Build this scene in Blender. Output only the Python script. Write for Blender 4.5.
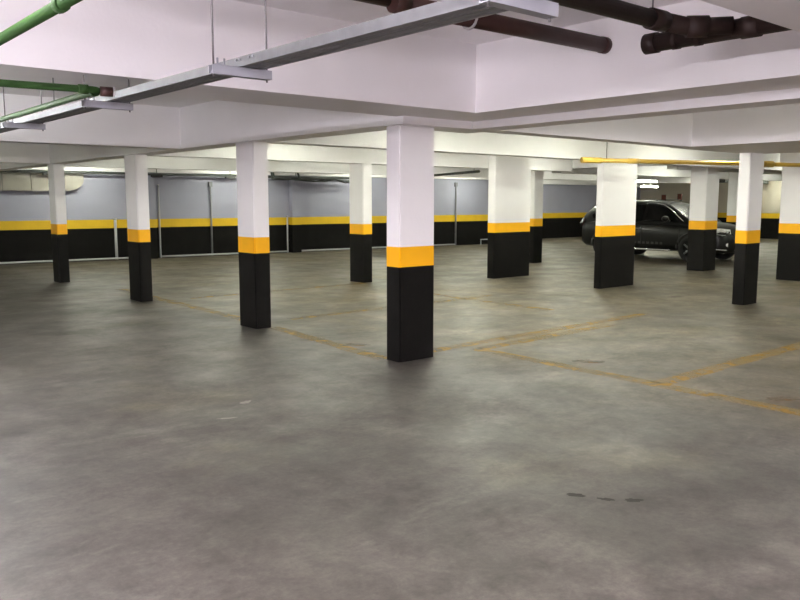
import bpy, bmesh, math, random
from mathutils import Vector, Matrix

for o in list(bpy.data.objects):
    bpy.data.objects.remove(o)
scene = bpy.context.scene
COL = scene.collection
R = math.radians

# ------------------------------------------------------------------ camera
cam_data = bpy.data.cameras.new('camera')
cam_data.sensor_width = 36.0
cam_data.lens = 790.0 / 800.0 * 36.0
cam_data.clip_start = 0.05
cam = bpy.data.objects.new('camera', cam_data)
COL.objects.link(cam)
cam.location = (0, 0, 1.55)
cam.rotation_euler = (R(90 - 7.14), 0, R(-40.5))
scene.camera = cam

# ------------------------------------------------------------------ world, exposure
world = bpy.data.worlds.new('world')
scene.world = world
world.use_nodes = True
world.node_tree.nodes['Background'].inputs[0].default_value = (0, 0, 0, 1)
world.node_tree.nodes['Background'].inputs[1].default_value = 0.0
vs = scene.view_settings
vs.view_transform = 'Standard'
vs.look = 'None'
vs.gamma = 1.0
vs.use_curve_mapping = False
vs.exposure = 0.0
TUBE_NEAR = (1.0, 0.90, 0.99)      # pinkish fluorescent tubes of the bays around the camera
TUBE_FAR = (0.97, 1.0, 0.82)       # greenish fluorescent tubes of the bays further in
S_NEAR = 850.0
S_FAR = 152.0


# ------------------------------------------------------------------ materials
def s2l(c):
    return tuple(((v / 255.0) / 12.92 if v / 255.0 <= 0.04045 else ((v / 255.0 + 0.055) / 1.055) ** 2.4) for v in c)


def mat(name, rgb, rough=0.6, metal=0.0, var=0.06, vscale=3.0, bump=0.0, bscale=60.0, spec=0.5, emit=None, emit_s=0.0, coat=0.0):
    m = bpy.data.materials.new(name)
    m.use_nodes = True
    nt = m.node_tree
    b = nt.nodes['Principled BSDF']
    lin = s2l(rgb)
    tc = nt.nodes.new('ShaderNodeTexCoord')
    n = nt.nodes.new('ShaderNodeTexNoise')
    n.inputs['Scale'].default_value = vscale
    n.inputs['Detail'].default_value = 5
    nt.links.new(tc.outputs['Object'], n.inputs['Vector'])
    ramp = nt.nodes.new('ShaderNodeValToRGB')
    ramp.color_ramp.elements[0].position = 0.3
    ramp.color_ramp.elements[1].position = 0.7
    ramp.color_ramp.elements[0].color = tuple(v * (1 - var) for v in lin) + (1,)
    ramp.color_ramp.elements[1].color = tuple(min(1, v * (1 + var)) for v in lin) + (1,)
    nt.links.new(n.outputs['Fac'], ramp.inputs['Fac'])
    nt.links.new(ramp.outputs['Color'], b.inputs['Base Color'])
    b.inputs['Roughness'].default_value = rough
    b.inputs['Metallic'].default_value = metal
    b.inputs['Specular IOR Level'].default_value = spec
    if coat:
        b.inputs['Coat Weight'].default_value = coat
        b.inputs['Coat Roughness'].default_value = 0.05
    if bump:
        n2 = nt.nodes.new('ShaderNodeTexNoise')
        n2.inputs['Scale'].default_value = bscale
        n2.inputs['Detail'].default_value = 3
        nt.links.new(tc.outputs['Object'], n2.inputs['Vector'])
        bp = nt.nodes.new('ShaderNodeBump')
        bp.inputs['Strength'].default_value = bump
        bp.inputs['Distance'].default_value = 0.01
        nt.links.new(n2.outputs['Fac'], bp.inputs['Height'])
        nt.links.new(bp.outputs['Normal'], b.inputs['Normal'])
    if emit:
        b.inputs['Emission Color'].default_value = tuple(emit) + (1,)
        b.inputs['Emission Strength'].default_value = emit_s
    return m


WHITE = mat('white_paint', (242, 240, 242), 0.65, var=0.03, vscale=1.5, bump=0.12, bscale=40)
YELLOW = mat('yellow_paint', (250, 182, 2), 0.5, var=0.05, vscale=4)
BLACK = mat('black_paint', (15, 14, 13), 0.55, var=0.25, vscale=6, bump=0.1, bscale=50, spec=0.12)
GREYWALL = mat('grey_wall_paint', (148, 148, 164), 0.7, var=0.07, vscale=0.8, bump=0.15, bscale=30)
WALLYEL = mat('yellow_wall_paint', (206, 168, 14), 0.6, var=0.06, vscale=3)
WALLBLK = mat('black_wall_paint', (16, 15, 14), 0.7, var=0.2, vscale=4, spec=0.08)
BEIGEWALL = mat('beige_wall_paint', (188, 180, 165), 0.7, var=0.06, vscale=1)
GALV = mat('galvanised_steel', (136, 138, 141), 0.55, metal=0.3, var=0.1, vscale=12)
GALVL = mat('light_galvanised_steel', (160, 162, 170), 0.45, metal=0.3, var=0.05, vscale=12)
ROD = mat('dull_steel_rod', (120, 118, 120), 0.5, metal=0.6)
GREEN = mat('green_pipe_paint', (44, 74, 34), 0.65, var=0.2, vscale=5, spec=0.2)
BROWN = mat('brown_pvc', (62, 40, 36), 0.5, spec=0.3, var=0.12, vscale=5)
DKBROWN = mat('dark_brown_pvc', (42, 30, 27), 0.5, spec=0.25, var=0.15, vscale=5)
YPIPE = mat('yellow_pipe_paint', (196, 160, 66), 0.45, var=0.12, vscale=3)
PVCW = mat('white_pvc', (176, 176, 178), 0.45, var=0.03)
CONDUIT = mat('grey_conduit', (112, 112, 116), 0.5, var=0.1)
DKPIPE = mat('dark_pipe', (52, 56, 54), 0.5, var=0.15)
DUCT = mat('beige_duct', (150, 146, 138), 0.6, var=0.08, vscale=3)
LAMPW = mat('lamp_white_enamel', (240, 240, 240), 0.35, var=0.01)
TUBEN = mat('lit_tube_near', (255, 255, 255), 0.5, var=0.0, emit=TUBE_NEAR, emit_s=S_NEAR)
TUBEB = mat('lit_tube_side', (255, 255, 255), 0.5, var=0.0, emit=(0.98, 0.99, 0.88), emit_s=115.0)
TUBEM = mat('lit_tube_left_bay', (255, 255, 255), 0.5, var=0.0, emit=(0.98, 0.97, 0.97), emit_s=230.0)
TUBEA = mat('lit_tube_fill', (255, 255, 255), 0.5, var=0.0, emit=TUBE_NEAR, emit_s=80.0)  # weaker tubes for the two added fill battens out of view
TUBEF = mat('lit_tube_far', (255, 255, 255), 0.5, var=0.0, emit=TUBE_FAR, emit_s=S_FAR)
CARP = mat('black_car_paint', (13, 13, 12), 0.4, metal=0.0, var=0.05, coat=0.15, spec=0.3)
GLASS = mat('tinted_car_glass', (8, 9, 9), 0.2, var=0.05, spec=0.3)
RUBBER = mat('tyre_rubber', (20, 20, 20), 0.85, var=0.1)
ALLOY = mat('alloy_wheel', (150, 152, 155), 0.35, metal=0.8)
CHROME = mat('chrome', (215, 216, 218), 0.2, metal=0.9, var=0.02)
LENS = mat('headlamp_lens', (235, 236, 234), 0.15, metal=0.1, var=0.15, vscale=14)
REDLENS = mat('red_lamp_lens', (60, 12, 10), 0.3)
LETTER = mat('faint_lettering', (32, 31, 30), 0.5)
PLASTIC = mat('black_plastic', (22, 22, 22), 0.6)
REDSIGN = mat('red_sign', (118, 66, 54), 0.6)
OIL = mat('oil_stain', (36, 31, 29), 0.6, spec=0.2, var=0.2, vscale=30)
SCUFF = mat('pale_scuff', (125, 121, 116), 0.7, var=0.1, vscale=30)


def floor_mat():
    m = bpy.data.materials.new('worn_concrete')
    m.use_nodes = True
    nt = m.node_tree
    L = nt.links.new
    b = nt.nodes['Principled BSDF']
    tc = nt.nodes.new('ShaderNodeTexCoord')

    def noise(scale, detail, rough=0.55, vec=None, dist=0.0, sx=1, sy=1, rz=0):
        mp = nt.nodes.new('ShaderNodeMapping')
        mp.inputs['Scale'].default_value = (sx, sy, 1)
        mp.inputs['Rotation'].default_value = (0, 0, rz)
        L(tc.outputs['Object'], mp.inputs['Vector'])
        n = nt.nodes.new('ShaderNodeTexNoise')
        n.inputs['Scale'].default_value = scale
        n.inputs['Detail'].default_value = detail
        n.inputs['Roughness'].default_value = rough
        n.inputs['Distortion'].default_value = dist
        L(mp.outputs['Vector'], n.inputs['Vector'])
        return n.outputs['Fac']

    def ramp(fac, p0, c0, p1, c1):
        r = nt.nodes.new('ShaderNodeValToRGB')
        r.color_ramp.elements[0].position = p0
        r.color_ramp.elements[1].position = p1
        r.color_ramp.elements[0].color = tuple(c0) + (1,)
        r.color_ramp.elements[1].color = tuple(c1) + (1,)
        L(fac, r.inputs['Fac'])
        return r.outputs['Color']

    def mix(mode, fac, a, c):
        x = nt.nodes.new('ShaderNodeMix')
        x.data_type = 'RGBA'
        x.blend_type = mode
        if isinstance(fac, (int, float)):
            x.inputs[0].default_value = fac
        else:
            L(fac, x.inputs[0])
        for s, v in ((6, a), (7, c)):
            if isinstance(v, tuple):
                x.inputs[s].default_value = v + (1,)
            else:
                L(v, x.inputs[s])
        return x.outputs[2]

    base = ramp(noise(0.42, 6, 0.6, dist=0.2), 0.38, s2l((65, 61, 57)), 0.68, s2l((80, 76, 70)))
    blot = ramp(noise(1.7, 8, 0.68, dist=0.25), 0.36, (0.66, 0.65, 0.64), 0.62, (1.16, 1.16, 1.15))
    c = mix('MULTIPLY', 1.0, base, blot)
    pale = ramp(noise(0.9, 7, 0.7, dist=0.4, sx=0.7, sy=1.5, rz=0.6), 0.55, (0, 0, 0), 0.74, (1, 1, 1))
    c = mix('MIX', mix('MULTIPLY', 1.0, pale, (0.6, 0.6, 0.6)), c, s2l((106, 102, 96)))
    dark = ramp(noise(0.75, 7, 0.66, dist=0.3, sx=1.4, sy=0.7, rz=-0.4), 0.57, (0, 0, 0), 0.72, (1, 1, 1))
    c = mix('MIX', mix('MULTIPLY', 1.0, dark, (0.45, 0.45, 0.45)), c, s2l((48, 44, 41)))
    ochre = ramp(noise(0.55, 5, 0.6), 0.56, (0, 0, 0), 0.78, (1, 1, 1))
    c = mix('MIX', mix('MULTIPLY', 1.0, ochre, (0.5, 0.5, 0.5)), c, s2l((98, 88, 62)))
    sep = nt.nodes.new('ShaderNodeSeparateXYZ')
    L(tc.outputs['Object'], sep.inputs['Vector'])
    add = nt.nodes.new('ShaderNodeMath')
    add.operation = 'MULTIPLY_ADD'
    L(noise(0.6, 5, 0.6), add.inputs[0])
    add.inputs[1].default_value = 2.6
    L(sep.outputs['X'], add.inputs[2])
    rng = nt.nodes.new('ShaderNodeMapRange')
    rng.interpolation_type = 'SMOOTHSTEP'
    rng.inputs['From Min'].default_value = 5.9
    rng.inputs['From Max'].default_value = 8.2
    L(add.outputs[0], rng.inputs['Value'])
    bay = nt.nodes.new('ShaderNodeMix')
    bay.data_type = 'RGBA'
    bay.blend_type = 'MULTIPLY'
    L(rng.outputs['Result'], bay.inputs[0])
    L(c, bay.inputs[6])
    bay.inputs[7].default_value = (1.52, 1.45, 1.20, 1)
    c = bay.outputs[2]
    mid = ramp(noise(5.5, 9, 0.78, dist=0.3), 0.38, (0.68, 0.68, 0.67), 0.62, (1.28, 1.28, 1.28))
    c = mix('MULTIPLY', 1.0, c, mid)
    fine = ramp(noise(30, 5, 0.75), 0.36, (0.82, 0.82, 0.82), 0.64, (1.16, 1.16, 1.16))
    c = mix('MULTIPLY', 1.0, c, fine)
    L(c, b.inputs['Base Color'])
    rr = ramp(noise(1.3, 5, 0.6), 0.3, (0.42,) * 3, 0.7, (0.62,) * 3)
    L(rr, b.inputs['Roughness'])
    b.inputs['Specular IOR Level'].default_value = 0.4
    bp = nt.nodes.new('ShaderNodeBump')
    bp.inputs['Strength'].default_value = 0.12
    bp.inputs['Distance'].default_value = 0.006
    L(noise(14, 6, 0.7), bp.inputs['Height'])
    L(bp.outputs['Normal'], b.inputs['Normal'])
    return m


def worn_paint(name, rgb, lo=0.42, hi=0.62, amount=0.75):
    m = bpy.data.materials.new(name)
    m.use_nodes = True
    nt = m.node_tree
    b = nt.nodes['Principled BSDF']
    b.inputs['Base Color'].default_value = s2l(rgb) + (1,)
    b.inputs['Roughness'].default_value = 0.6
    tc = nt.nodes.new('ShaderNodeTexCoord')
    n = nt.nodes.new('ShaderNodeTexNoise')
    n.inputs['Scale'].default_value = 4.5
    n.inputs['Detail'].default_value = 8
    n.inputs['Roughness'].default_value = 0.75
    nt.links.new(tc.outputs['Object'], n.inputs['Vector'])
    r = nt.nodes.new('ShaderNodeValToRGB')
    r.color_ramp.elements[0].position = lo
    r.color_ramp.elements[1].position = hi
    r.color_ramp.elements[0].color = (0.12,) * 3 + (1,)
    r.color_ramp.elements[1].color = (amount,) * 3 + (1,)
    nt.links.new(n.outputs['Fac'], r.inputs['Fac'])
    nt.links.new(r.outputs['Color'], b.inputs['Alpha'])
    return m


FLOOR = floor_mat()
LINEP = worn_paint('worn_yellow_line_paint', (168, 134, 54), 0.28, 0.60, 0.62)
MARKP = worn_paint('worn_orange_mark_paint', (112, 80, 30), 0.38, 0.6, 0.75)


# ------------------------------------------------------------------ helpers
def obj(name, bm, m, parent=None, smooth=False, loc=None):
    me = bpy.data.meshes.new(name)
    bmesh.ops.recalc_face_normals(bm, faces=bm.faces)
    if smooth:
        for f in bm.faces:
            f.smooth = True
    bm.to_mesh(me)
    bm.free()
    me.materials.append(m)
    o = bpy.data.objects.new(name, me)
    COL.objects.link(o)
    if parent:
        o.parent = parent
    if loc:
        o.location = loc
    return o


def tag(o, label, cat=None, group=None, kind=None):
    o['label'] = label
    if cat:
        o['category'] = cat
    if group:
        o['group'] = group
    if kind:
        o['kind'] = kind
    return o


def thing(name, label, cat, loc=(0, 0, 0), rz=0.0, group=None):
    o = bpy.data.objects.new(name, None)
    COL.objects.link(o)
    o.empty_display_size = 0.1
    o.location = loc
    o.rotation_euler = (0, 0, rz)
    return tag(o, label, cat, group)


def add_box(bm, x0, x1, y0, y1, z0, z1, bevel=0.0):
    v = [bm.verts.new(p) for p in ((x0, y0, z0), (x1, y0, z0), (x1, y1, z0), (x0, y1, z0), (x0, y0, z1), (x1, y0, z1), (x1, y1, z1), (x0, y1, z1))]
    fs = [bm.faces.new([v[i] for i in q]) for q in ((0, 3, 2, 1), (4, 5, 6, 7), (0, 1, 5, 4), (1, 2, 6, 5), (2, 3, 7, 6), (3, 0, 4, 7))]
    if bevel:
        es = list({e for f in fs for e in f.edges})
        bmesh.ops.bevel(bm, geom=es, offset=bevel, segments=2, affect='EDGES')
    return bm


def vbevel_box(x0, x1, y0, y1, z0, z1, bev):
    """box whose vertical edges only are rounded (cast column, paint zones stack flush)"""
    bm = bmesh.new()
    add_box(bm, x0, x1, y0, y1, z0, z1)
    if bev:
        es = [e for e in bm.edges if abs(e.verts[0].co.z - e.verts[1].co.z) > 1e-6]
        bmesh.ops.bevel(bm, geom=es, offset=bev, segments=2, affect='EDGES')
    return bm


def box(name, x0, x1, y0, y1, z0, z1, m, parent=None, bevel=0.0):
    bm = bmesh.new()
    add_box(bm, x0, x1, y0, y1, z0, z1, bevel)
    return obj(name, bm, m, parent)


def add_tube(bm, pts, r, n=12, cap=True):
    pts = [Vector(p) for p in pts]
    rings = []
    ref = Vector((0, 0, 1))
    for i, p in enumerate(pts):
        if i == 0:
            d = pts[1] - pts[0]
        elif i == len(pts) - 1:
            d = pts[-1] - pts[-2]
        else:
            d = (pts[i + 1] - p).normalized() + (p - pts[i - 1]).normalized()
        d.normalize()
        u = ref if abs(d.dot(ref)) < 0.95 else Vector((1, 0, 0))
        a = d.cross(u).normalized()
        b2 = a.cross(d).normalized()
        rad = r[i] if isinstance(r, (list, tuple)) else r
        rings.append([bm.verts.new(p + (a * math.cos(2 * math.pi * k / n) + b2 * math.sin(2 * math.pi * k / n)) * rad) for k in range(n)])
    for i in range(len(rings) - 1):
        for k in range(n):
            bm.faces.new((rings[i][k], rings[i][(k + 1) % n], rings[i + 1][(k + 1) % n], rings[i + 1][k]))
    if cap:
        bm.faces.new(rings[0][::-1])
        bm.faces.new(rings[-1])
    return bm


def tube(name, pts, r, m, parent=None, n=12, smooth=True):
    bm = bmesh.new()
    add_tube(bm, pts, r, n)
    o = obj(name, bm, m, parent)
    if smooth:
        for f in o.data.polygons:
            f.use_smooth = len(f.vertices) == 4
    return o


def bend(p0, p1, p2, rad, n=6):
    """rounded corner at p1"""
    p0, p1, p2 = Vector(p0), Vector(p1), Vector(p2)
    a = p1 + (p0 - p1).normalized() * rad
    c = p1 + (p2 - p1).normalized() * rad
    return [((1 - t) ** 2) * a + 2 * t * (1 - t) * p1 + t * t * c for t in [i / n for i in range(n + 1)]]


# ------------------------------------------------------------------ the room
X0, X1, Y0 = -8.0, 33.0, -7.0
CEIL = 2.90
SLAB = 2.79      # lower slab over the bays further in
BZ = 2.25
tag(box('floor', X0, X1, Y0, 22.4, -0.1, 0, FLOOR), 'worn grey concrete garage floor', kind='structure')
tag(box('ceiling', X0, X1, Y0, 22.4, CEIL, CEIL + 0.15, WHITE), 'white painted concrete slab above the beams', kind='structure')


tag(box('ceiling_lower_slab', X0, X1, 5.6, 22.4, SLAB, CEIL, WHITE), 'white painted lower slab over the far bays', kind='structure')


def wall(name, p, q, thick, label, z_lo, z_hi, mats, z_top=CEIL):
    """wall from p to q (inner face), painted in three zones; thickness to the left of p->q"""
    p, q = Vector(p + (0,)), Vector(q + (0,))
    d = q - p
    L = d.length
    ang = math.atan2(d.y, d.x)
    bm = bmesh.new()
    add_box(bm, 0, L, 0, thick, z_hi, z_top)
    o = obj(name, bm, mats[0])
    o.location = p
    o.rotation_euler = (0, 0, ang)
    tag(o, label, kind='structure')
    box('yellow_band', 0, L, -0.002, thick, z_lo, z_hi, mats[1], o)
    box('black_dado', 0, L, -0.001, thick, 0, z_lo, mats[2], o)
    return o


WL = Vector((X0, 22.13))           # back wall line
WR = Vector((23.0, 19.68))
WD = (WR - WL).normalized()
WN = Vector((WD.y, -WD.x))         # towards the room
WANG = math.atan2(WD.y, WD.x)


def wy(x):
    return WL.y + (x - WL.x) * WD.y / WD.x


wback = wall('wall_back', tuple(WL), tuple(WR), 0.25, 'long grey back wall with yellow stripe over black dado', 0.84, 1.065, (GREYWALL, WALLYEL, WALLBLK))
wall('wall_back_recess', (23.0, 21.2), (X1, 21.2), 0.25, 'far stretch of the grey back wall behind the parked car', 0.84, 1.055, (GREYWALL, WALLYEL, WALLBLK))
tag(box('wall_return', 22.75, 23.0, 19.9, 21.4, 0, CEIL, GREYWALL), 'short return between the two stretches of back wall', kind='structure')
wall('wall_right', (X1, 21.2), (X1, Y0), 0.25, 'far right wall, beige over yellow stripe and black dado', 0.84, 1.05, (BEIGEWALL, WALLYEL, WALLBLK))
wall('wall_left', (X0, Y0), (X0, 22.13), 0.25, 'left wall of the garage outside the picture', 0.84, 1.06, (WHITE, WALLYEL, WALLBLK))
wall('wall_front', (X1, Y0), (X0, Y0), 0.25, 'wall behind the camera', 0.84, 1.06, (WHITE, WALLYEL, WALLBLK))


# beams: the Y-running ones are continuous, the X-running ones are cut between them
def beam(x0, x1, y0, y1, label, z=BZ):
    o = box('ceiling_beam', x0, x1, y0, y1, z, CEIL, WHITE)
    return tag(o, label, kind='structure')


SH = 2.32
beam(5.12, 5.68, Y0, 5.55, 'white stepped beam forming the right side of the near ceiling bay', SH)
beam(5.68, 5.98, Y0, 5.55, 'lower step of the white beam right of the near ceiling bay')
beam(4.78, 5.98, 5.55, 5.93, 'white beam junction resting on the nearest column')
beam(4.78, 5.10, 5.93, 21.0, 'white beam over the left row of columns running to the back wall')
beam(9.65, 11.97, Y0, 5.78, 'wide white beam ending over the slim column on the right')
beam(15.55, 15.95, 8.6, 13.2, 'short white beam in front of the parked car', 2.33)
beam(15.85, 16.25, Y0, 7.1, 'white beam over the column at the right edge')
beam(X0, 5.12, 4.97, 5.55, 'wide white beam across the near ceiling bay', SH)
beam(X0, 4.78, 5.55, 5.65, 'back edge of the wide white beam across the near ceiling bay', SH)
beam(2.2, 5.12, 0.93, 1.51, 'white beam at the upper right corner nearest the camera')
beam(5.98, 9.65, 5.47, 5.70, 'white beam from the nearest column to the right slim column')
beam(X0, 4.78, 10.15, 10.45, 'white cross beam behind the metal rail')
beam(5.10, 22.6, 8.28, 8.52, 'long white cross beam behind the nearest column')
beam(5.10, 15.55, 11.86, 12.12, 'white cross beam over the middle distance column')
beam(15.95, 30.0, 12.5, 12.8, 'white cross beam above the parked car')
beam(5.10, 30.0, 16.55, 16.85, 'white cross beam before the back wall')
beam(X0, 4.78, 15.75, 16.05, 'shaded white cross beam at the far left column')
beam(15.95, 30.0, 9.35, 9.6, 'white cross beam behind the grey yellow-banded column by the car')

# lit white ring beam along the top of the back wall
rb = bmesh.new()
add_box(rb, 0, (WR - WL).length, -0.14, 0, 2.31, CEIL)
o = obj('ceiling_beam', rb, WHITE)
o.location = (WL.x, WL.y, 0)
o.rotation_euler = (0, 0, WANG)
tag(o, 'bright white edge beam along the top of the back wall', kind='structure')
tag(box('ceiling_beam', 23.0, X1, 21.0, 21.2, 2.24, CEIL, WHITE), 'bright white edge beam in the far right corner', kind='structure')


# ------------------------------------------------------------------ columns
def column(x0, x1, y0, y1, label, top=BZ, zlo=0.922, zhi=1.115, bev=0.012, group='painted garage columns'):
    cx, cy = (x0 + x1) / 2, (y0 + y1) / 2
    t = thing('column', label, 'column', (cx, cy, 0), 0, group)
    a, b = (x1 - x0) / 2, (y1 - y0) / 2
    obj('shaft', vbevel_box(-a, a, -b, b, zhi, top, bev), WHITE, t)
    e = 0.0015
    obj('yellow_band', vbevel_box(-a - e, a + e, -b - e, b + e, zlo, zhi, bev), YELLOW, t)
    obj('black_base', vbevel_box(-a - 0.0008, a + 0.0008, -b - 0.0008, b + 0.0008, 0, zlo, bev), BLACK, t)
    return t


column(4.87, 5.32, 5.705, 5.91, 'nearest and largest column, in the middle, white above a yellow band and black base')
column(4.85, 5.06, 8.37, 8.78, 'second column of the left row, between the nearest one and the two slim far ones')
column(4.83, 5.02, 11.82, 12.26, 'third column of the left row, slim, beside the white wall conduit')
column(4.81, 5.0, 15.63, 16.0, 'leftmost and most distant column of the left row')
column(9.22, 9.44, 11.87, 12.3, 'grey-looking distant column just left of the nearest column')
column(11.70, 12.79, 10.8, 10.99, 'wide column right of the nearest one with a slim column behind its edge', top=CEIL)
column(15.42, 15.76, 12.9, 13.2, 'slim column half hidden behind the wide column', top=2.33)
column(11.77, 12.82, 8.31, 8.45, 'wide column in front of the rear of the black car')
column(16.5, 17.05, 8.95, 9.34, 'column standing right in front of the black car bonnet', top=CEIL)
column(11.52, 11.95, 5.58, 5.76, 'slim column on the right under the end of the wide beam')
column(15.88, 16.22, 6.2, 7.06, 'broad column cut off by the right edge of the picture')
column(23.2, 23.55, 11.2, 11.9, 'distant pale column just behind the car, left of the right slim column', top=CEIL)


# ------------------------------------------------------------------ luminaires
def luminaire(loc, rz, lit, label, group, hang=0.0):
    t = thing('fluorescent_luminaire', label, 'ceiling light', loc, rz, group)
    bm = bmesh.new()                         # slim batten housing, tubes bare on both sides
    L = 0.64
    prof = [(-0.03, -0.01), (-0.035, 0.0), (-0.03, 0.05), (0.03, 0.05), (0.035, 0.0), (0.03, -0.01)]
    va = [bm.verts.new((-L, y, z)) for y, z in prof]
    vb = [bm.verts.new((L, y, z)) for y, z in prof]
    k = len(prof)
    for i in range(k):
        bm.faces.new((va[i], va[(i + 1) % k], vb[(i + 1) % k], vb[i]))
    bm.faces.new(va[::-1])
    bm.faces.new(vb)
    obj('housing', bm, LAMPW, t)
    for s in (-1, 1):
        tube('tube', [(-0.59, s * 0.05, -0.02), (0.59, s * 0.05, -0.02)], 0.014, lit, t, 8)
        box('lampholder', s * 0.60 - 0.012, s * 0.60 + 0.012, -0.07, 0.07, -0.035, 0.03, LAMPW, t)
    for s in (-1, 1):
        if hang > 0:
            tube('hanger', [(s * 0.45, 0, 0.05), (s * 0.45, 0, 0.05 + hang)], 0.004, ROD, t, 6)
    return t


near_lab = 'unseen white twin-tube fluorescent batten hung on rods in the bays around the camera'
far_lab = 'unseen white twin-tube fluorescent batten hung on rods between the far beams'
NZ, FZ = 2.10, 2.52
Q = R(90)
NEAR = [(-0.8, -1.2, Q), (1.3, -1.7, Q), (-2.6, 0.8, Q), (-2.4, 3.2, Q), (-3.6, -2.4, Q), (3.4, -2.2, Q), (0.4, -4.2, Q), (7.6, 2.6, 0), (7.6, -1.8, 0)]  # unseen, placed to brighten the near beam and column faces
BAY3 = [(1.0, 8.2, 0), (0.6, 6.4, 0), (-2.2, 7.6, 0)]  # unseen, added and hung low to brighten the beam faces of the left bay
FAR = [(7.4, 6.7, 0), (10.2, 6.7, 0), (13.6, 6.9, 0), (7.2, 10.4, 0), (10.4, 10.2, 0), (13.9, 10.4, 0),
       (1.6, 13.2, 0), (-3, 13.2, 0), (7.4, 14.4, 0), (11.4, 14.4, 0), (14.4, 14.6, 0), (20.4, 11.2, 0), (26.5, 11.0, 0), (19.5, 15.0, 0),
       (2.0, 20.0, 0), (6.9, 19.7, 0), (11.2, 19.35, 0), (15.4, 19.0, 0), (19.6, 18.7, 0), (24.6, 19.9, 0),
       (13.6, 2.6, 0), (19.2, 6.8, 0), (19.2, 2.0, 0), (26.0, 6.2, 0), (30.0, 15.0, 0)]
for x, y, r in NEAR:
    z = NZ if x < 5 else FZ
    luminaire((x, y, z), r, TUBEN if x < 5 else TUBEB, near_lab, 'fluorescent lights of the near bays', hang=CEIL - z - 0.05)
for x in (0.5, -1.7):  # unseen pair added to brighten the near beam face more than the floor
    luminaire((x, 2.85, 2.42), 0, TUBEA, near_lab, 'fluorescent lights of the near bays', hang=CEIL - 2.47)
for x, y, r in BAY3:
    luminaire((x, y, 2.24), r, TUBEM, far_lab, 'fluorescent lights of the far bays', hang=SLAB - 2.29)
for x, y, r in FAR:
    luminaire((x, y, FZ), r, TUBEF, far_lab, 'fluorescent lights of the far bays', hang=(SLAB if y > 5.6 else CEIL) - FZ - 0.05)
luminaire((23.1, 14.68, 2.2), 0, TUBEF, 'hanging lit fluorescent light, upper one above the car roof', 'hanging fluorescent lights', hang=SLAB - 2.25)
luminaire((27.6, 17.4, 2.12), 0, TUBEF, 'hanging lit fluorescent light, lower one above the car roof', 'hanging fluorescent lights', hang=SLAB - 2.17)
luminaire((31.9, 14.75, 2.42), R(90), TUBEF, 'lit fluorescent light standing in for a bright white panel on the far right wall', 'hanging fluorescent lights', hang=SLAB - 2.47)  # lamp put in where a bright white wall panel belongs


# ------------------------------------------------------------------ metal rail on trapeze hangers
rail = thing('cable_rail', 'galvanised double channel rail running under the ceiling at upper left', 'cable rail', (1.95, -6.9, 2.169))
for i, xo in enumerate((-0.036, 0.036)):
    bm = bmesh.new()                          # open C-channel, slot downwards
    w, hgt, t = 0.031, 0.044, 0.004
    prof = [(-w, 0), (-w, hgt), (w, hgt), (w, 0), (w - 0.010, 0), (w - 0.012, 0.005), (-w + 0.012, 0.005), (-w + 0.010, 0)]
    va = [bm.verts.new((x + xo, 0, z)) for x, z in prof]
    vb = [bm.verts.new((x + xo, 27.0, z)) for x, z in prof]
    for k in range(len(prof)):
        j = (k + 1) % len(prof)
        bm.faces.new((va[k], va[j], vb[j], vb[k]))
    obj('channel', bm, GALV, rail)
for k, yy in enumerate((1.62, 3.32)):
    for s in (0.0, 0.035, 0.12, 0.155):
        tube('bolt', [(-0.069, yy - 0.9 + s + 7.7, 0.03), (-0.076, yy - 0.9 + s + 7.7, 0.03)], 0.006, GALVL, rail, 6)


def trapeze(y, ztop, label, x0=1.745, x1=2.055):
    t = thing('trapeze_hanger', label, 'pipe hanger', ((x0 + x1) / 2, y, 2.125), 0, 'trapeze hangers of the rail')
    a = (x1 - x0) / 2
    bm = bmesh.new()                          # upturned channel
    prof = [(-0.022, 0.042), (-0.022, 0), (0.022, 0), (0.022, 0.042), (0.018, 0.042), (0.018, 0.004), (-0.018, 0.004), (-0.018, 0.042)]
    va = [bm.verts.new((-a, yy, z)) for yy, z in prof]
    vb = [bm.verts.new((a, yy, z)) for yy, z in prof]
    for k in range(8):
        bm.faces.new((va[k], va[(k + 1) % 8], vb[(k + 1) % 8], vb[k]))
    bm.faces.new(va[::-1])
    bm.faces.new(vb)
    obj('cross_channel', bm, GALVL, t)
    for s in (-1, 1):
        rx = s * (a - 0.015)
        tube('rod', [(rx, 0, -0.012), (rx, 0, ztop - 2.125)], 0.0045, ROD, t, 6)
        tube('nut', [(rx, 0, 0.004), (rx, 0, 0.016)], 0.010, GALVL, t, 6)
    for xo in (-0.12, -0.085, 0.128):
        tube('bolt', [(xo, 0, 0.004), (xo, 0, 0.075)], 0.005, GALVL, t, 6)
    return t


trapeze(1.66, CEIL, 'wide pale trapeze hanger of the rail at the top edge of the picture', 1.74, 2.055)
trapeze(3.37, CEIL, 'trapeze hanger on two long thin rods under the rail at upper left')
trapeze(5.05, SH, 'short trapeze hanger under the rail beside the green pipe elbow')
trapeze(6.85, SLAB, 'trapeze hanger of the rail below the green pipe, near the left edge')
trapeze(8.9, SLAB, 'trapeze hanger of the rail beyond the left edge of the picture')

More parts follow.
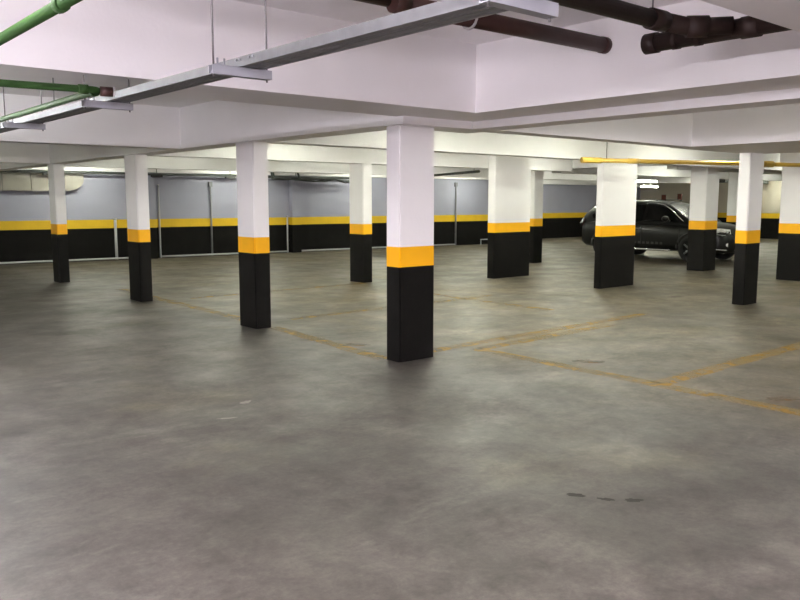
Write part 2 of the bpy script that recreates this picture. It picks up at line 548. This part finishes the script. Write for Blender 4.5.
# ------------------------------------------------------------------ green pipe with two elbows
gp = thing('green_pipe', 'green painted water pipe stepping sideways under the left beam', 'pipe', (0.86, 0.2, 2.16))
G = lambda x, y, z=2.16: (x - 0.86, y - 0.2, z - 2.16)
path = [G(0.86, 0.2)] + bend(G(0.86, 0.2), G(0.86, 4.60), G(1.65, 4.52), 0.06) + bend(G(0.86, 4.6), G(1.65, 4.50), G(1.68, 12), 0.05) + [G(1.70, 15.6)]
tube('pipe', path, 0.0195, GREEN, gp)
for a, b in (((0.86, 4.47), (0.86, 4.53)), ((0.93, 4.592), (0.98, 4.588)), ((1.54, 4.513), (1.59, 4.507)), ((1.651, 4.56), (1.651, 4.61)), ((0.86, 2.62), (0.86, 2.66))):
    tube('coupling', [G(*a), G(*b)], 0.0255, GREEN, gp)
tube('pipe_hanger', [G(1.655, 5.3, 2.17), G(1.655, 5.3, SH)], 0.004, ROD, gp, 6)
tube('pipe_hanger', [G(0.86, 3.6, 2.17), G(0.86, 3.6, CEIL)], 0.004, ROD, gp, 6)

tube('end_fitting', [G(1.655, 4.50, 2.155), G(1.72, 4.49, 2.155)], 0.027, BROWN, gp)['label'] = 'brown fitting at the elbow'
tube('fitting_ring', [G(1.72, 4.49, 2.155), G(1.73, 4.488, 2.155)], 0.028, PVCW, gp)

# ------------------------------------------------------------------ brown drain pipes
pa = thing('drain_pipe', 'brown drain pipe that runs into the right beam, nearer the corner', 'pipe', (-2.0, 3.70, 2.70))
tube('pipe', [(0, 0.12, 0.05), (5.14, 0.02, 0.03)], 0.046, BROWN, pa, 16)
tube('pipe', [(5.13, -0.03, 0.0), (7.06, -0.07, 0.0)], 0.056, BROWN, pa, 16)
tube('coupling', [(5.08, -0.028, 0.005), (5.18, -0.031, 0.002)], 0.063, BROWN, pa, 16)
tube('end_collar', [(7.06, -0.07, 0.0), (7.115, -0.071, 0.0)], 0.060, BROWN, pa, 16)
bm = bmesh.new()
ring = [(5.70, -0.045 + math.cos(a) * 0.066, math.sin(a) * 0.066) for a in [2 * math.pi * i / 20 for i in range(21)]]
add_tube(bm, ring, 0.009, 6, cap=False)
obj('strap', bm, PVCW, pa, True)['label'] = 'white strap around the pipe'

pb = thing('drain_pipe', 'dark brown branched drain pipe with a capped end at upper right', 'pipe', (0.0, 2.46, 2.52))
tube('pipe', [(0, 0.12, 0.03), (3.95, 0, 0)], 0.046, DKBROWN, pb, 16)
tube('socket', [(3.86, 0.003, 0), (3.99, -0.001, 0)], 0.056, DKBROWN, pb, 16)
tube('branch', [(3.97, 0, 0), (4.18, -0.05, -0.01), (4.32, -0.22, -0.01)], 0.049, DKBROWN, pb, 16)
tube('socket', [(4.16, -0.04, -0.01), (4.24, -0.12, -0.01)], 0.06, DKBROWN, pb, 16)
tube('rod', [(3.88, 0.0, 0.05), (3.88, 0, CEIL - 2.52)], 0.005, ROD, pb, 6)
C_ = lambda y, z=0.0: (4.36, y - 1.26, z - 0.015)
tube('main_pipe', [C_(-2.6), C_(1.56, -0.01)], 0.054, DKBROWN, pb, 16)
tube('end_cap', [C_(1.52, -0.01), C_(1.60, -0.01)], 0.061, DKBROWN, pb, 16)
for a, b, r in ((1.38, 1.42, 0.058), (1.24, 1.28, 0.058), (0.9, 1.0, 0.060)):
    tube('collar', [C_(a, -0.01), C_(b, -0.01)], r, DKBROWN, pb, 16)

# ------------------------------------------------------------------ yellow gas pipe
yp = thing('gas_pipe', 'thin yellow gas pipe slung in front of the right columns', 'pipe', (10.57, 7.81, 2.2))
Yp = lambda x, y, z=2.2: (x - 10.57, y - 7.81, z - 2.2)
tube('pipe', [Yp(10.57, 7.81), Yp(12.0, 7.32), Yp(13.3, 6.87), Yp(14.9, 6.33, 2.198), Yp(16.8, 5.69)], 0.036, YPIPE, yp)
tube('end_socket', [Yp(10.50, 7.834), Yp(10.85, 7.714)], 0.046, YPIPE, yp)
tube('coupling', [Yp(11.35, 7.54), Yp(11.55, 7.475)], 0.043, YPIPE, yp)
tube('coupling', [Yp(13.75, 6.716), Yp(14.3, 6.53)], 0.055, YPIPE, yp)
for q in ((10.95, 7.68), (14.1, 6.6)):
    tube('rod', [Yp(q[0], q[1], 2.23), Yp(q[0], q[1], SLAB)], 0.008, ROD, yp, 6)


# ------------------------------------------------------------------ things on the back wall
def wpt(x, off, z):
    """point on the back wall at room x, off metres into the room"""
    return (x + WN.x * off, wy(x) + WN.y * off, z)


def wallthing(name, label, cat, x, z, group=None):
    return thing(name, label, cat, wpt(x, 0, z), WANG, group)


# beige duct made of joined panels, rounded end
du = wallthing('wall_duct', 'beige boxed duct with a rounded end high on the back wall', 'duct', 1.0, 1.80)
xs = [0.0, 1.4, 2.8, 4.25, 4.9]
for a, b in zip(xs[:-1], xs[1:]):
    box('panel', a + 0.006, b - 0.006, -0.16, 0, 0, 0.46, DUCT, du, 0.006)
for a in xs[1:-1]:
    box('joint_strip', a - 0.02, a + 0.02, -0.145, 0, 0.01, 0.45, CONDUIT, du)
bm = bmesh.new()
arc = [(4.906, 0.0)] + [(5.70 + 0.45 * math.sin(t), 0.30 - 0.30 * math.cos(t)) for t in [math.pi / 2 * i / 10 for i in range(0, 11)]] + [(6.15, 0.46), (4.906, 0.46)]
va = [bm.verts.new((x, -0.15, z)) for x, z in arc]
vb = [bm.verts.new((x, 0, z)) for x, z in arc]
for k in range(len(arc)):
    j = (k + 1) % len(arc)
    bm.faces.new((va[k], va[j], vb[j], vb[k]))
bm.faces.new(va[::-1])
bm.faces.new(vb)
obj('end_panel', bm, DUCT, du)

# dark pipe along the top of the wall
dp = wallthing('wall_pipe', 'long dark pipe with clamps along the top of the back wall', 'pipe', -2.0, 2.27)
tube('pipe', [(0, -0.30, 0.0), (17.4, -0.30, -0.02)], 0.03, DKPIPE, dp, 8)
for x in (5.0, 8.3, 11.0, 13.1, 15.2):
    box('clamp', x - 0.14, x + 0.14, -0.36, -0.24, -0.085, -0.025, PLASTIC, dp)
    tube('rod', [(x, -0.30, 0.0), (x, -0.30, SLAB - 2.27)], 0.008, ROD, dp, 6)
cb = wallthing('cable_bundle', 'untidy dark cables and pipes under the ceiling by the wall pilaster', 'cables', 12.3, 2.2)
rnd = random.Random(4)
for k in range(4):
    pts = [(0.35 * i, -0.42 - 0.05 * k, 0.02 + rnd.uniform(-0.05, 0.05) - 0.01 * i) for i in range(9)]
    tube('cable', pts, 0.02, DKPIPE, cb, 6)
tube('cable', [(0.9, -0.45, 0.03), (0.75, -0.6, 0.2), (0.55, -0.7, 0.5)], 0.035, DKPIPE, cb, 6)
tube('cable', [(0.05, -0.4, 0.0), (0.02, -0.4, 0.25), (0.0, -0.4, 0.5)], 0.05, DKPIPE, cb, 6)

# diagonal dark pipe in the far bay
fp = thing('ceiling_pipe', 'thin dark pipe crossing the far bay right of the nearest column', 'pipe', (12.6, 12.3, 2.2))
tube('pipe', [(0.2, 0.0, 0), (1.25, 2.6, 0), (2.4, 4.1, 0.0)], 0.03, DKPIPE, fp, 8)
tube('rod', [(1.25, 2.6, 0), (1.25, 2.6, SLAB - 2.2)], 0.006, ROD, fp, 6)
tube('rod', [(0.3, 0.25, 0), (0.3, 0.25, SLAB - 2.2)], 0.006, ROD, fp, 6)


# pilasters
def pilaster(x, w, d, label, mats=(WHITE, WALLYEL, WALLBLK)):
    t = wallthing('wall_pilaster', label, 'pilaster', x, 0)
    obj('shaft', vbevel_box(-w / 2, w / 2, -d, -0.001, 1.065, 2.31, 0.008), mats[0], t)
    obj('yellow_band', vbevel_box(-w / 2 - 0.003, w / 2 + 0.003, -d - 0.003, -0.003, 0.84, 1.065, 0.008), mats[1], t)
    obj('black_base', vbevel_box(-w / 2 - 0.001, w / 2 + 0.001, -d - 0.001, -0.003, 0, 0.84, 0.008), mats[2], t)
    return t


pilaster(8.78, 0.34, 0.22, 'grey pilaster on the back wall right of the third slim column', (GREYWALL, WALLYEL, WALLBLK))
pilaster(13.22, 0.3, 0.2, 'pale pilaster on the back wall between the cables and the grey column', (GREYWALL, WALLYEL, WALLBLK))


# vertical conduits and base pipe
def conduit(x, off, z0, z1, m, label, r=0.022, boxtop=False):
    t = wallthing('wall_conduit', label, 'conduit', x, 0, 'thin conduits on the back wall')
    tube('pipe', [(0, -off, z0), (0, -off, z1)], r, m, t, 8)
    if boxtop:
        box('junction_box', -0.05, 0.05, -off - 0.04, 0, z1, z1 + 0.14, m, t, 0.005)
    else:
        tube('end_cap', [(0, -off, z1 - 0.04), (0, -off, z1)], r * 1.3, m, t, 8)
    return t


conduit(7.9, 0.04, 0.0, 1.10, PVCW, 'white conduit on the black dado left of the third slim column', 0.036)
conduit(8.50, 0.04, 0.0, 1.0, PVCW, 'white conduit at the left edge of the grey pilaster', 0.02)
conduit(9.08, 0.04, 0.0, 2.0, PVCW, 'white conduit along the right edge of the grey pilaster', 0.026)
conduit(10.57, 0.04, 0.0, 1.95, CONDUIT, 'tall grey conduit with a small box left of the second column', 0.028, True)
conduit(12.98, 0.04, 0.0, 1.12, PVCW, 'white conduit rising beside the pale pilaster', 0.024)
conduit(19.58, 0.04, 0.0, 2.05, CONDUIT, 'tall grey conduit on the wall right of the nearest column', 0.03, True)

bp_ = wallthing('base_pipe', 'white pipe along the foot of the back wall', 'pipe', 0.0, 0.04)
for a, b in ((0.0, 8.53), (9.13, 13.0), (13.45, 19.6)):
    tube('pipe', [(a, -0.06, 0), (b, -0.06, 0)], 0.024, PVCW, bp_, 8)
lr = wallthing('wheel_stop', 'low white tube wheel stop at the foot of the back wall', 'wheel stop', 21.0, 0.0)
bm = bmesh.new()
add_tube(bm, [(-0.6, -0.45, 0.0), (-0.6, -0.45, 0.20), (0.9, -0.45, 0.20), (0.9, -0.45, 0)], 0.025, 8)
obj('bar', bm, PVCW, lr, False)

# small signs on the far right wall
for k, (y, z, lab) in enumerate(((19.96, 1.69, 'small dark red notice on the far wall, above the middle of the car roof'), (19.16, 1.73, 'small red notice on the far wall, right of the other above the car'))):
    t = thing('wall_sign', lab, 'sign', (X1, y, z))
    box('plate', -0.03, -0.004, -0.10, 0.10, -0.13, 0.13, REDSIGN, t, 0.004)
    box('frame', -0.02, -0.003, -0.115, 0.115, -0.145, 0.145, PLASTIC, t)
tb = thing('ceiling_pipe', 'dark boxed pipe under the far ceiling above the black car', 'pipe', (29.0, 15.2, 2.25))
box('casing', 0, 3.6, -0.2, 0.2, 0.0, 0.18, DKPIPE, tb, 0.01)
tube('rod', [(0.5, 0, 0.17), (0.5, 0, SLAB - 2.25)], 0.01, ROD, tb, 6)
tube('rod', [(3.1, 0, 0.17), (3.1, 0, SLAB - 2.25)], 0.01, ROD, tb, 6)


# ------------------------------------------------------------------ car
def interp(tab, x):
    for (a, b) in zip(tab[:-1], tab[1:]):
        if a[0] <= x <= b[0]:
            t = (x - a[0]) / (b[0] - a[0])
            t = t * t * (3 - 2 * t) * 0.5 + t * 0.5
            return [u + (v - u) * t for u, v in zip(a[1:], b[1:])]
    return list(tab[-1][1:] if x > tab[-1][0] else tab[0][1:])


def make_car(loc, rz, label):
    t = thing('car', label, 'car', loc, rz)
    # lower body: x, half width, underside z, shoulder z, crown z
    T = [(-2.18, 0.62, 0.48, 0.74, 0.78), (-2.10, 0.78, 0.36, 0.92, 0.97), (-1.9, 0.86, 0.30, 0.99, 1.03), (-1.3, 0.90, 0.27, 1.01, 1.05), (0.0, 0.90, 0.27, 0.98, 1.03),
         (1.0, 0.90, 0.27, 0.95, 1.04), (1.5, 0.89, 0.27, 0.90, 1.00), (1.9, 0.85, 0.26, 0.84, 0.93), (2.10, 0.76, 0.26, 0.76, 0.83), (2.2, 0.60, 0.32, 0.66, 0.70)]
    bm = bmesh.new()
    rings = []
    n = 34
    for i in range(n + 1):
        x = -2.18 + 4.38 * i / n
        w, zb, zs, zc = interp(T, x)
        half = [(0.0, zb), (w * 0.86, zb), (w * 0.97, zb + 0.07), (w * 1.0, zb + 0.2 * (zs - zb) + 0.04), (w * 1.0, zb + 0.62 * (zs - zb)), (w * 0.985, zs - 0.05), (w * 0.93, zs), (w * 0.6, zc - 0.012), (0.0, zc)]
        ring_ = half + [(-y, z) for y, z in half[-2:0:-1]]
        rings.append([bm.verts.new((x, y, z)) for y, z in ring_])
    k = len(rings[0])
    for a, b in zip(rings[:-1], rings[1:]):
        for j in range(k):
            bm.faces.new((a[j], a[(j + 1) % k], b[(j + 1) % k], b[j]))
    bm.faces.new(rings[0][::-1])
    bm.faces.new(rings[-1])
    body = obj('body', bm, CARP, t, True)
    # greenhouse: profile x, z ; half width tapers upward
    prof = [(-2.10, 0.95), (-1.98, 1.22), (-1.78, 1.42), (-1.5, 1.50), (-0.9, 1.545), (-0.2, 1.55), (0.25, 1.53), (0.50, 1.48), (0.85, 1.28), (1.28, 1.00)]

    def hw(z):
        return 0.845 - 0.24 * max(0, (z - 0.98)) ** 1.15 / 0.5

    bm = bmesh.new()
    rows = []
    for x, z in prof:
        zb = 0.93
        wtop = hw(z)
        r_ = [(x, hw(zb), zb)]
        if z > 1.1:
            r_ += [(x, hw(z - 0.09) + 0.005, z - 0.09), (x, wtop - 0.05, z - 0.015)]
        else:
            r_ += [(x, hw(zb) - 0.01, (zb + z) / 2), (x, wtop - 0.06, z - 0.005)]
        r_ += [(x, 0, z + 0.02)]
        r_ += [(px, -py, pz) for px, py, pz in r_[-2::-1]]
        rows.append([bm.verts.new(p) for p in r_])
    for a, b in zip(rows[:-1], rows[1:]):
        for j in range(len(a) - 1):
            bm.faces.new((a[j], a[j + 1], b[j + 1], b[j]))
    bm.faces.new(rows[0][::-1])
    bm.faces.new(rows[-1])
    cabin = obj('roof', bm, CARP, t, True)

    def panel(name, pts, m, parent=t, th=0.006):
        b_ = bmesh.new()
        vs_ = [b_.verts.new(p) for p in pts]
        f = b_.faces.new(vs_)
        f.normal_update()
        ex = bmesh.ops.extrude_face_region(b_, geom=[f])
        nv = [e for e in ex['geom'] if isinstance(e, bmesh.types.BMVert)]
        bmesh.ops.translate(b_, verts=nv, vec=f.normal * th)
        return obj(name, b_, m, parent)

    for s in (-1, 1):
        def side(x, z, off=0.012):
            return (x, s * (hw(z) + off), z)
        fr = [side(0.98, 1.04), side(0.62, 1.30), side(0.36, 1.42), side(0.0, 1.45), side(-0.04, 1.03)]
        re = [side(-0.12, 1.03), side(-0.10, 1.45), side(-0.75, 1.445), side(-0.98, 1.40), side(-1.02, 1.04)]
        qu = [side(-1.12, 1.05), side(-1.09, 1.385), side(-1.5, 1.34), side(-1.72, 1.17), side(-1.66, 1.08)]
        for pts in (fr, re, qu):
            if s > 0:
                pts = pts[::-1]
            panel('side_window', pts, GLASS)
        # door seams and handles
        for x in (-0.08, -1.06, 1.02):
            box('door_seam', x - 0.006, x + 0.006, s * 0.905 - 0.004, s * 0.905 + 0.004, 0.42, 0.9, PLASTIC, t)
        for x in (-0.28, -1.2):
            b_ = bmesh.new()
            add_box(b_, x, x + 0.2, s * 0.915 - 0.015, s * 0.915 + 0.015, 0.82, 0.85, 0.008)
            obj('door_handle', b_, CHROME, t)
        # reflection on the A-pillar, built as a chrome strip from roof to bonnet
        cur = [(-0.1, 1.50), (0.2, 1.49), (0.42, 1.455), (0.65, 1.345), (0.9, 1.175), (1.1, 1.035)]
        tube('pillar_glint', [(x, s * (hw(z) + 0.012), z) for x, z in cur], [0.006, 0.010, 0.014, 0.016, 0.014, 0.008], CHROME, t, 8)
        lt = bmesh.new()                       # faint grey lettering low on the doors, too blurred to read
        for q in range(9):
            add_box(lt, -0.55 + q * 0.13, -0.55 + q * 0.13 + 0.07, s * 0.902 - 0.003, s * 0.902 + 0.003, 0.43, 0.49)
        em = obj('door_emblem', lt, LETTER, t)
        em['kind'] = 'stuff'
        em['label'] = 'faint grey lettering low on the doors'
        # running board
        tube('running_board', [(-0.86, s * 0.93, 0.30), (-0.8, s * 0.96, 0.29), (0.75, s * 0.96, 0.29), (0.82, s * 0.93, 0.30)], 0.028, CHROME, t, 8)
        # mirror
        b_ = bmesh.new()
        bmesh.ops.create_uvsphere(b_, u_segments=14, v_segments=8, radius=1, matrix=Matrix.Translation((0.68, s * 1.0, 1.10)) @ Matrix.Diagonal((0.08, 0.12, 0.075, 1)))
        mi = obj('mirror', b_, CARP, t, True)
        tube('mirror_arm', [(0.72, s * 0.84, 1.04), (0.70, s * 0.94, 1.07)], 0.02, CARP, mi, 6)
        # headlamp (wraps the corner), fog lamp, tail lamp
        hl = panel('headlamp', [(2.115, s * 0.40, 0.70), (2.09, s * 0.40, 0.83), (2.02, s * 0.72, 0.86), (1.82, s * 0.862, 0.87), (1.90, s * 0.862, 0.74), (2.085, s * 0.73, 0.69)][::s], LENS, th=0.05)
        tube('lamp_ring', [(2.10, s * 0.56, 0.765), (2.18, s * 0.56, 0.765)], 0.045, CHROME, hl, 12)
        tube('fog_lamp', [(2.08, s * 0.62, 0.47), (2.19, s * 0.60, 0.47)], 0.05, LENS, t, 12)
        panel('tail_lamp', [(-2.12, s * 0.62, 0.85), (-2.12, s * 0.62, 1.05), (-1.9, s * 0.86, 1.06), (-1.98, s * 0.86, 0.86)][::-s], REDLENS, th=0.03)
    panel('windscreen', [(1.27, -0.74, 1.035), (1.27, 0.74, 1.035), (0.54, 0.60, 1.485), (0.54, -0.60, 1.485)], GLASS, th=0.02)
    panel('rear_window', [(-2.05, 0.66, 1.14), (-2.05, -0.66, 1.14), (-1.82, -0.58, 1.42), (-1.82, 0.58, 1.42)], GLASS, th=0.02)
    # front: grille, bumper chrome, plate
    b_ = bmesh.new()
    add_box(b_, 2.14, 2.205, -0.40, 0.40, 0.56, 0.74, 0.02)
    gr = obj('grille', b_, PLASTIC, t)
    for z in (0.60, 0.65, 0.70):
        box('grille_bar', 2.20, 2.222, -0.36, 0.36, z - 0.010, z + 0.010, CHROME, gr)
    tube('bumper_trim', [(1.98, -0.84, 0.36), (2.14, -0.66, 0.34), (2.22, 0, 0.33), (2.14, 0.66, 0.34), (1.98, 0.84, 0.36)], 0.02, CHROME, t, 8)
    # wheels with rims and arches
    for x in (-1.27, 1.34):
        for s in (-1, 1):
            b_ = bmesh.new()
            ys = [(-0.11, 0.27), (-0.10, 0.325), (-0.06, 0.34), (0.06, 0.34), (0.10, 0.325), (0.11, 0.27), (0.11, 0.20), (-0.11, 0.20)]
            rg = []
            for yy, rr in ys:
                rg.append([b_.verts.new((rr * math.cos(a), yy, rr * math.sin(a))) for a in [2 * math.pi * q / 24 for q in range(24)]])
            for q in range(len(ys)):
                p2 = (q + 1) % len(ys)
                for j in range(24):
                    b_.faces.new((rg[q][j], rg[q][(j + 1) % 24], rg[p2][(j + 1) % 24], rg[p2][j]))
            wh = obj('wheel', b_, RUBBER, t, True, (x, s * 0.80, 0.34))
            b_ = bmesh.new()
            add_tube(b_, [(0, s * 0.02, 0), (0, s * 0.10, 0)], [0.05, 0.05], 10)
            for q in range(5):
                a = 2 * math.pi * q / 5
                add_tube(b_, [(0.03 * math.cos(a), s * 0.085, 0.03 * math.sin(a)), (0.205 * math.cos(a), s * 0.09, 0.205 * math.sin(a))], [0.03, 0.024], 6)
            obj('rim', b_, ALLOY, wh)
            b_ = bmesh.new()
            arc = [(x + 0.385 * math.cos(a), s * 0.885, 0.345 + 0.385 * math.sin(a)) for a in [math.pi * q / 14 for q in range(15)]]
            add_tube(b_, arc, 0.03, 6)
            obj('wheel_arch', b_, PLASTIC, t)
    for s in (-1, 1):
        tube('roof_rail', [(-1.5, s * 0.60, 1.52), (-1.4, s * 0.595, 1.565), (0.1, s * 0.595, 1.585), (0.2, s * 0.595, 1.555)], 0.014, PLASTIC, t, 6)
    return t


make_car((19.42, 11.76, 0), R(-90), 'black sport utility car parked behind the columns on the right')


# ------------------------------------------------------------------ floor paint and marks
def strip(name, p, q, w, m, label, cat, group, z=0.001, jag=0.012, seed=1):
    """thin painted strip with slightly uneven edges"""
    rn = random.Random(seed)
    p, q = Vector(p), Vector(q)
    d = q - p
    L = d.length
    n = max(4, int(L / 0.2))
    bm = bmesh.new()
    a, b = [], []
    for i in range(n + 1):
        x = L * i / n
        a.append(bm.verts.new((x, -w / 2 + rn.uniform(-jag, jag), z)))
        b.append(bm.verts.new((x, w / 2 + rn.uniform(-jag, jag), z)))
    for i in range(n):
        bm.faces.new((a[i], a[i + 1], b[i + 1], b[i]))
    o = obj(name, bm, m)
    o.location = (p.x, p.y, 0)
    o.rotation_euler = (0, 0, math.atan2(d.y, d.x))
    return tag(o, label, cat, group)


G_ = 'worn yellow parking lines'
LN = [((5.93, 0.6), (5.95, 5.74), 'worn yellow line slanting from mid floor to the lower right edge'),
      ((5.98, 3.59), (9.7, 3.6), 'worn yellow line branching towards the right edge of the picture'),
      ((5.36, 5.95), (9.6, 6.02), 'worn yellow line starting at the right foot of the nearest column'),
      ((6.0, 5.70), (8.4, 5.76), 'faint yellow line close beside the one from the nearest column'),
      ((4.86, 5.93), (5.08, 8.34), 'worn yellow line joining the feet of the two nearest left columns'),
      ((5.12, 8.8), (5.26, 13.8), 'faint yellow line running on behind the second column'),
      ((5.6, 8.8), (9.6, 8.86), 'faint yellow line left of and behind the nearest column'),
      ((5.6, 11.75), (9.2, 11.8), 'faint yellow line at the foot of the grey-looking far column'),
      ((8.9, 7.1), (8.95, 10.6), 'faint yellow line crossing the floor behind the nearest column')]
for i, (p, q, lab) in enumerate(LN):
    strip('parking_line', p, q, 0.17, LINEP, lab, 'floor line', G_, 0.001 + 0.0004 * i, seed=i)


def blot(name, x, y, sx, sy, rz, m, label, cat, seed, z=0.0012, group=None):
    rn = random.Random(seed)
    bm = bmesh.new()
    n = 18
    vs_ = []
    for i in range(n):
        a = 2 * math.pi * i / n
        k = rn.uniform(0.6, 1.1)
        vs_.append(bm.verts.new((math.cos(a) * sx * k, math.sin(a) * sy * k, z)))
    bm.faces.new(vs_)
    o = obj(name, bm, m)
    o.location = (x, y, 0)
    o.rotation_euler = (0, 0, rz)
    return tag(o, label, cat, group)


A = R(-40.5)
blot('painted_mark', 5.12, 6.72, 0.17, 0.09, A, MARKP, 'worn orange painted mark beside the line left of the nearest column', 'floor mark', 1, 0.006)
blot('painted_mark', 6.28, 4.55, 0.17, 0.09, A, MARKP, 'worn orange painted mark by the line in the middle of the floor', 'floor mark', 2, 0.006)
blot('painted_mark', 6.24, 2.66, 0.16, 0.07, A, MARKP, 'worn orange painted mark by the line at the right edge', 'floor mark', 3, 0.006)
blot('oil_stain', 3.33, 2.46, 0.055, 0.035, A, OIL, 'dark oil stain in the foreground, leftmost of three', 'stain', 4)
blot('oil_stain', 3.40, 2.32, 0.05, 0.022, A - 0.4, OIL, 'dark oil stain in the foreground, middle of three', 'stain', 5)
blot('oil_stain', 3.50, 2.22, 0.055, 0.03, A, OIL, 'dark oil stain in the foreground, rightmost of three', 'stain', 6)
blot('oil_stain', 11.69, 6.8, 0.17, 0.06, A, OIL, 'small dark stain on the floor between the two right columns', 'stain', 7)
blot('scuff_mark', 2.98, 5.33, 0.07, 0.04, A + 1.0, SCUFF, 'pale scuff on the floor left of centre, upper one', 'scuff', 8)
blot('scuff_mark', 2.65, 5.01, 0.09, 0.02, A + 0.3, SCUFF, 'pale scuff on the floor left of centre, lower one', 'scuff', 9)
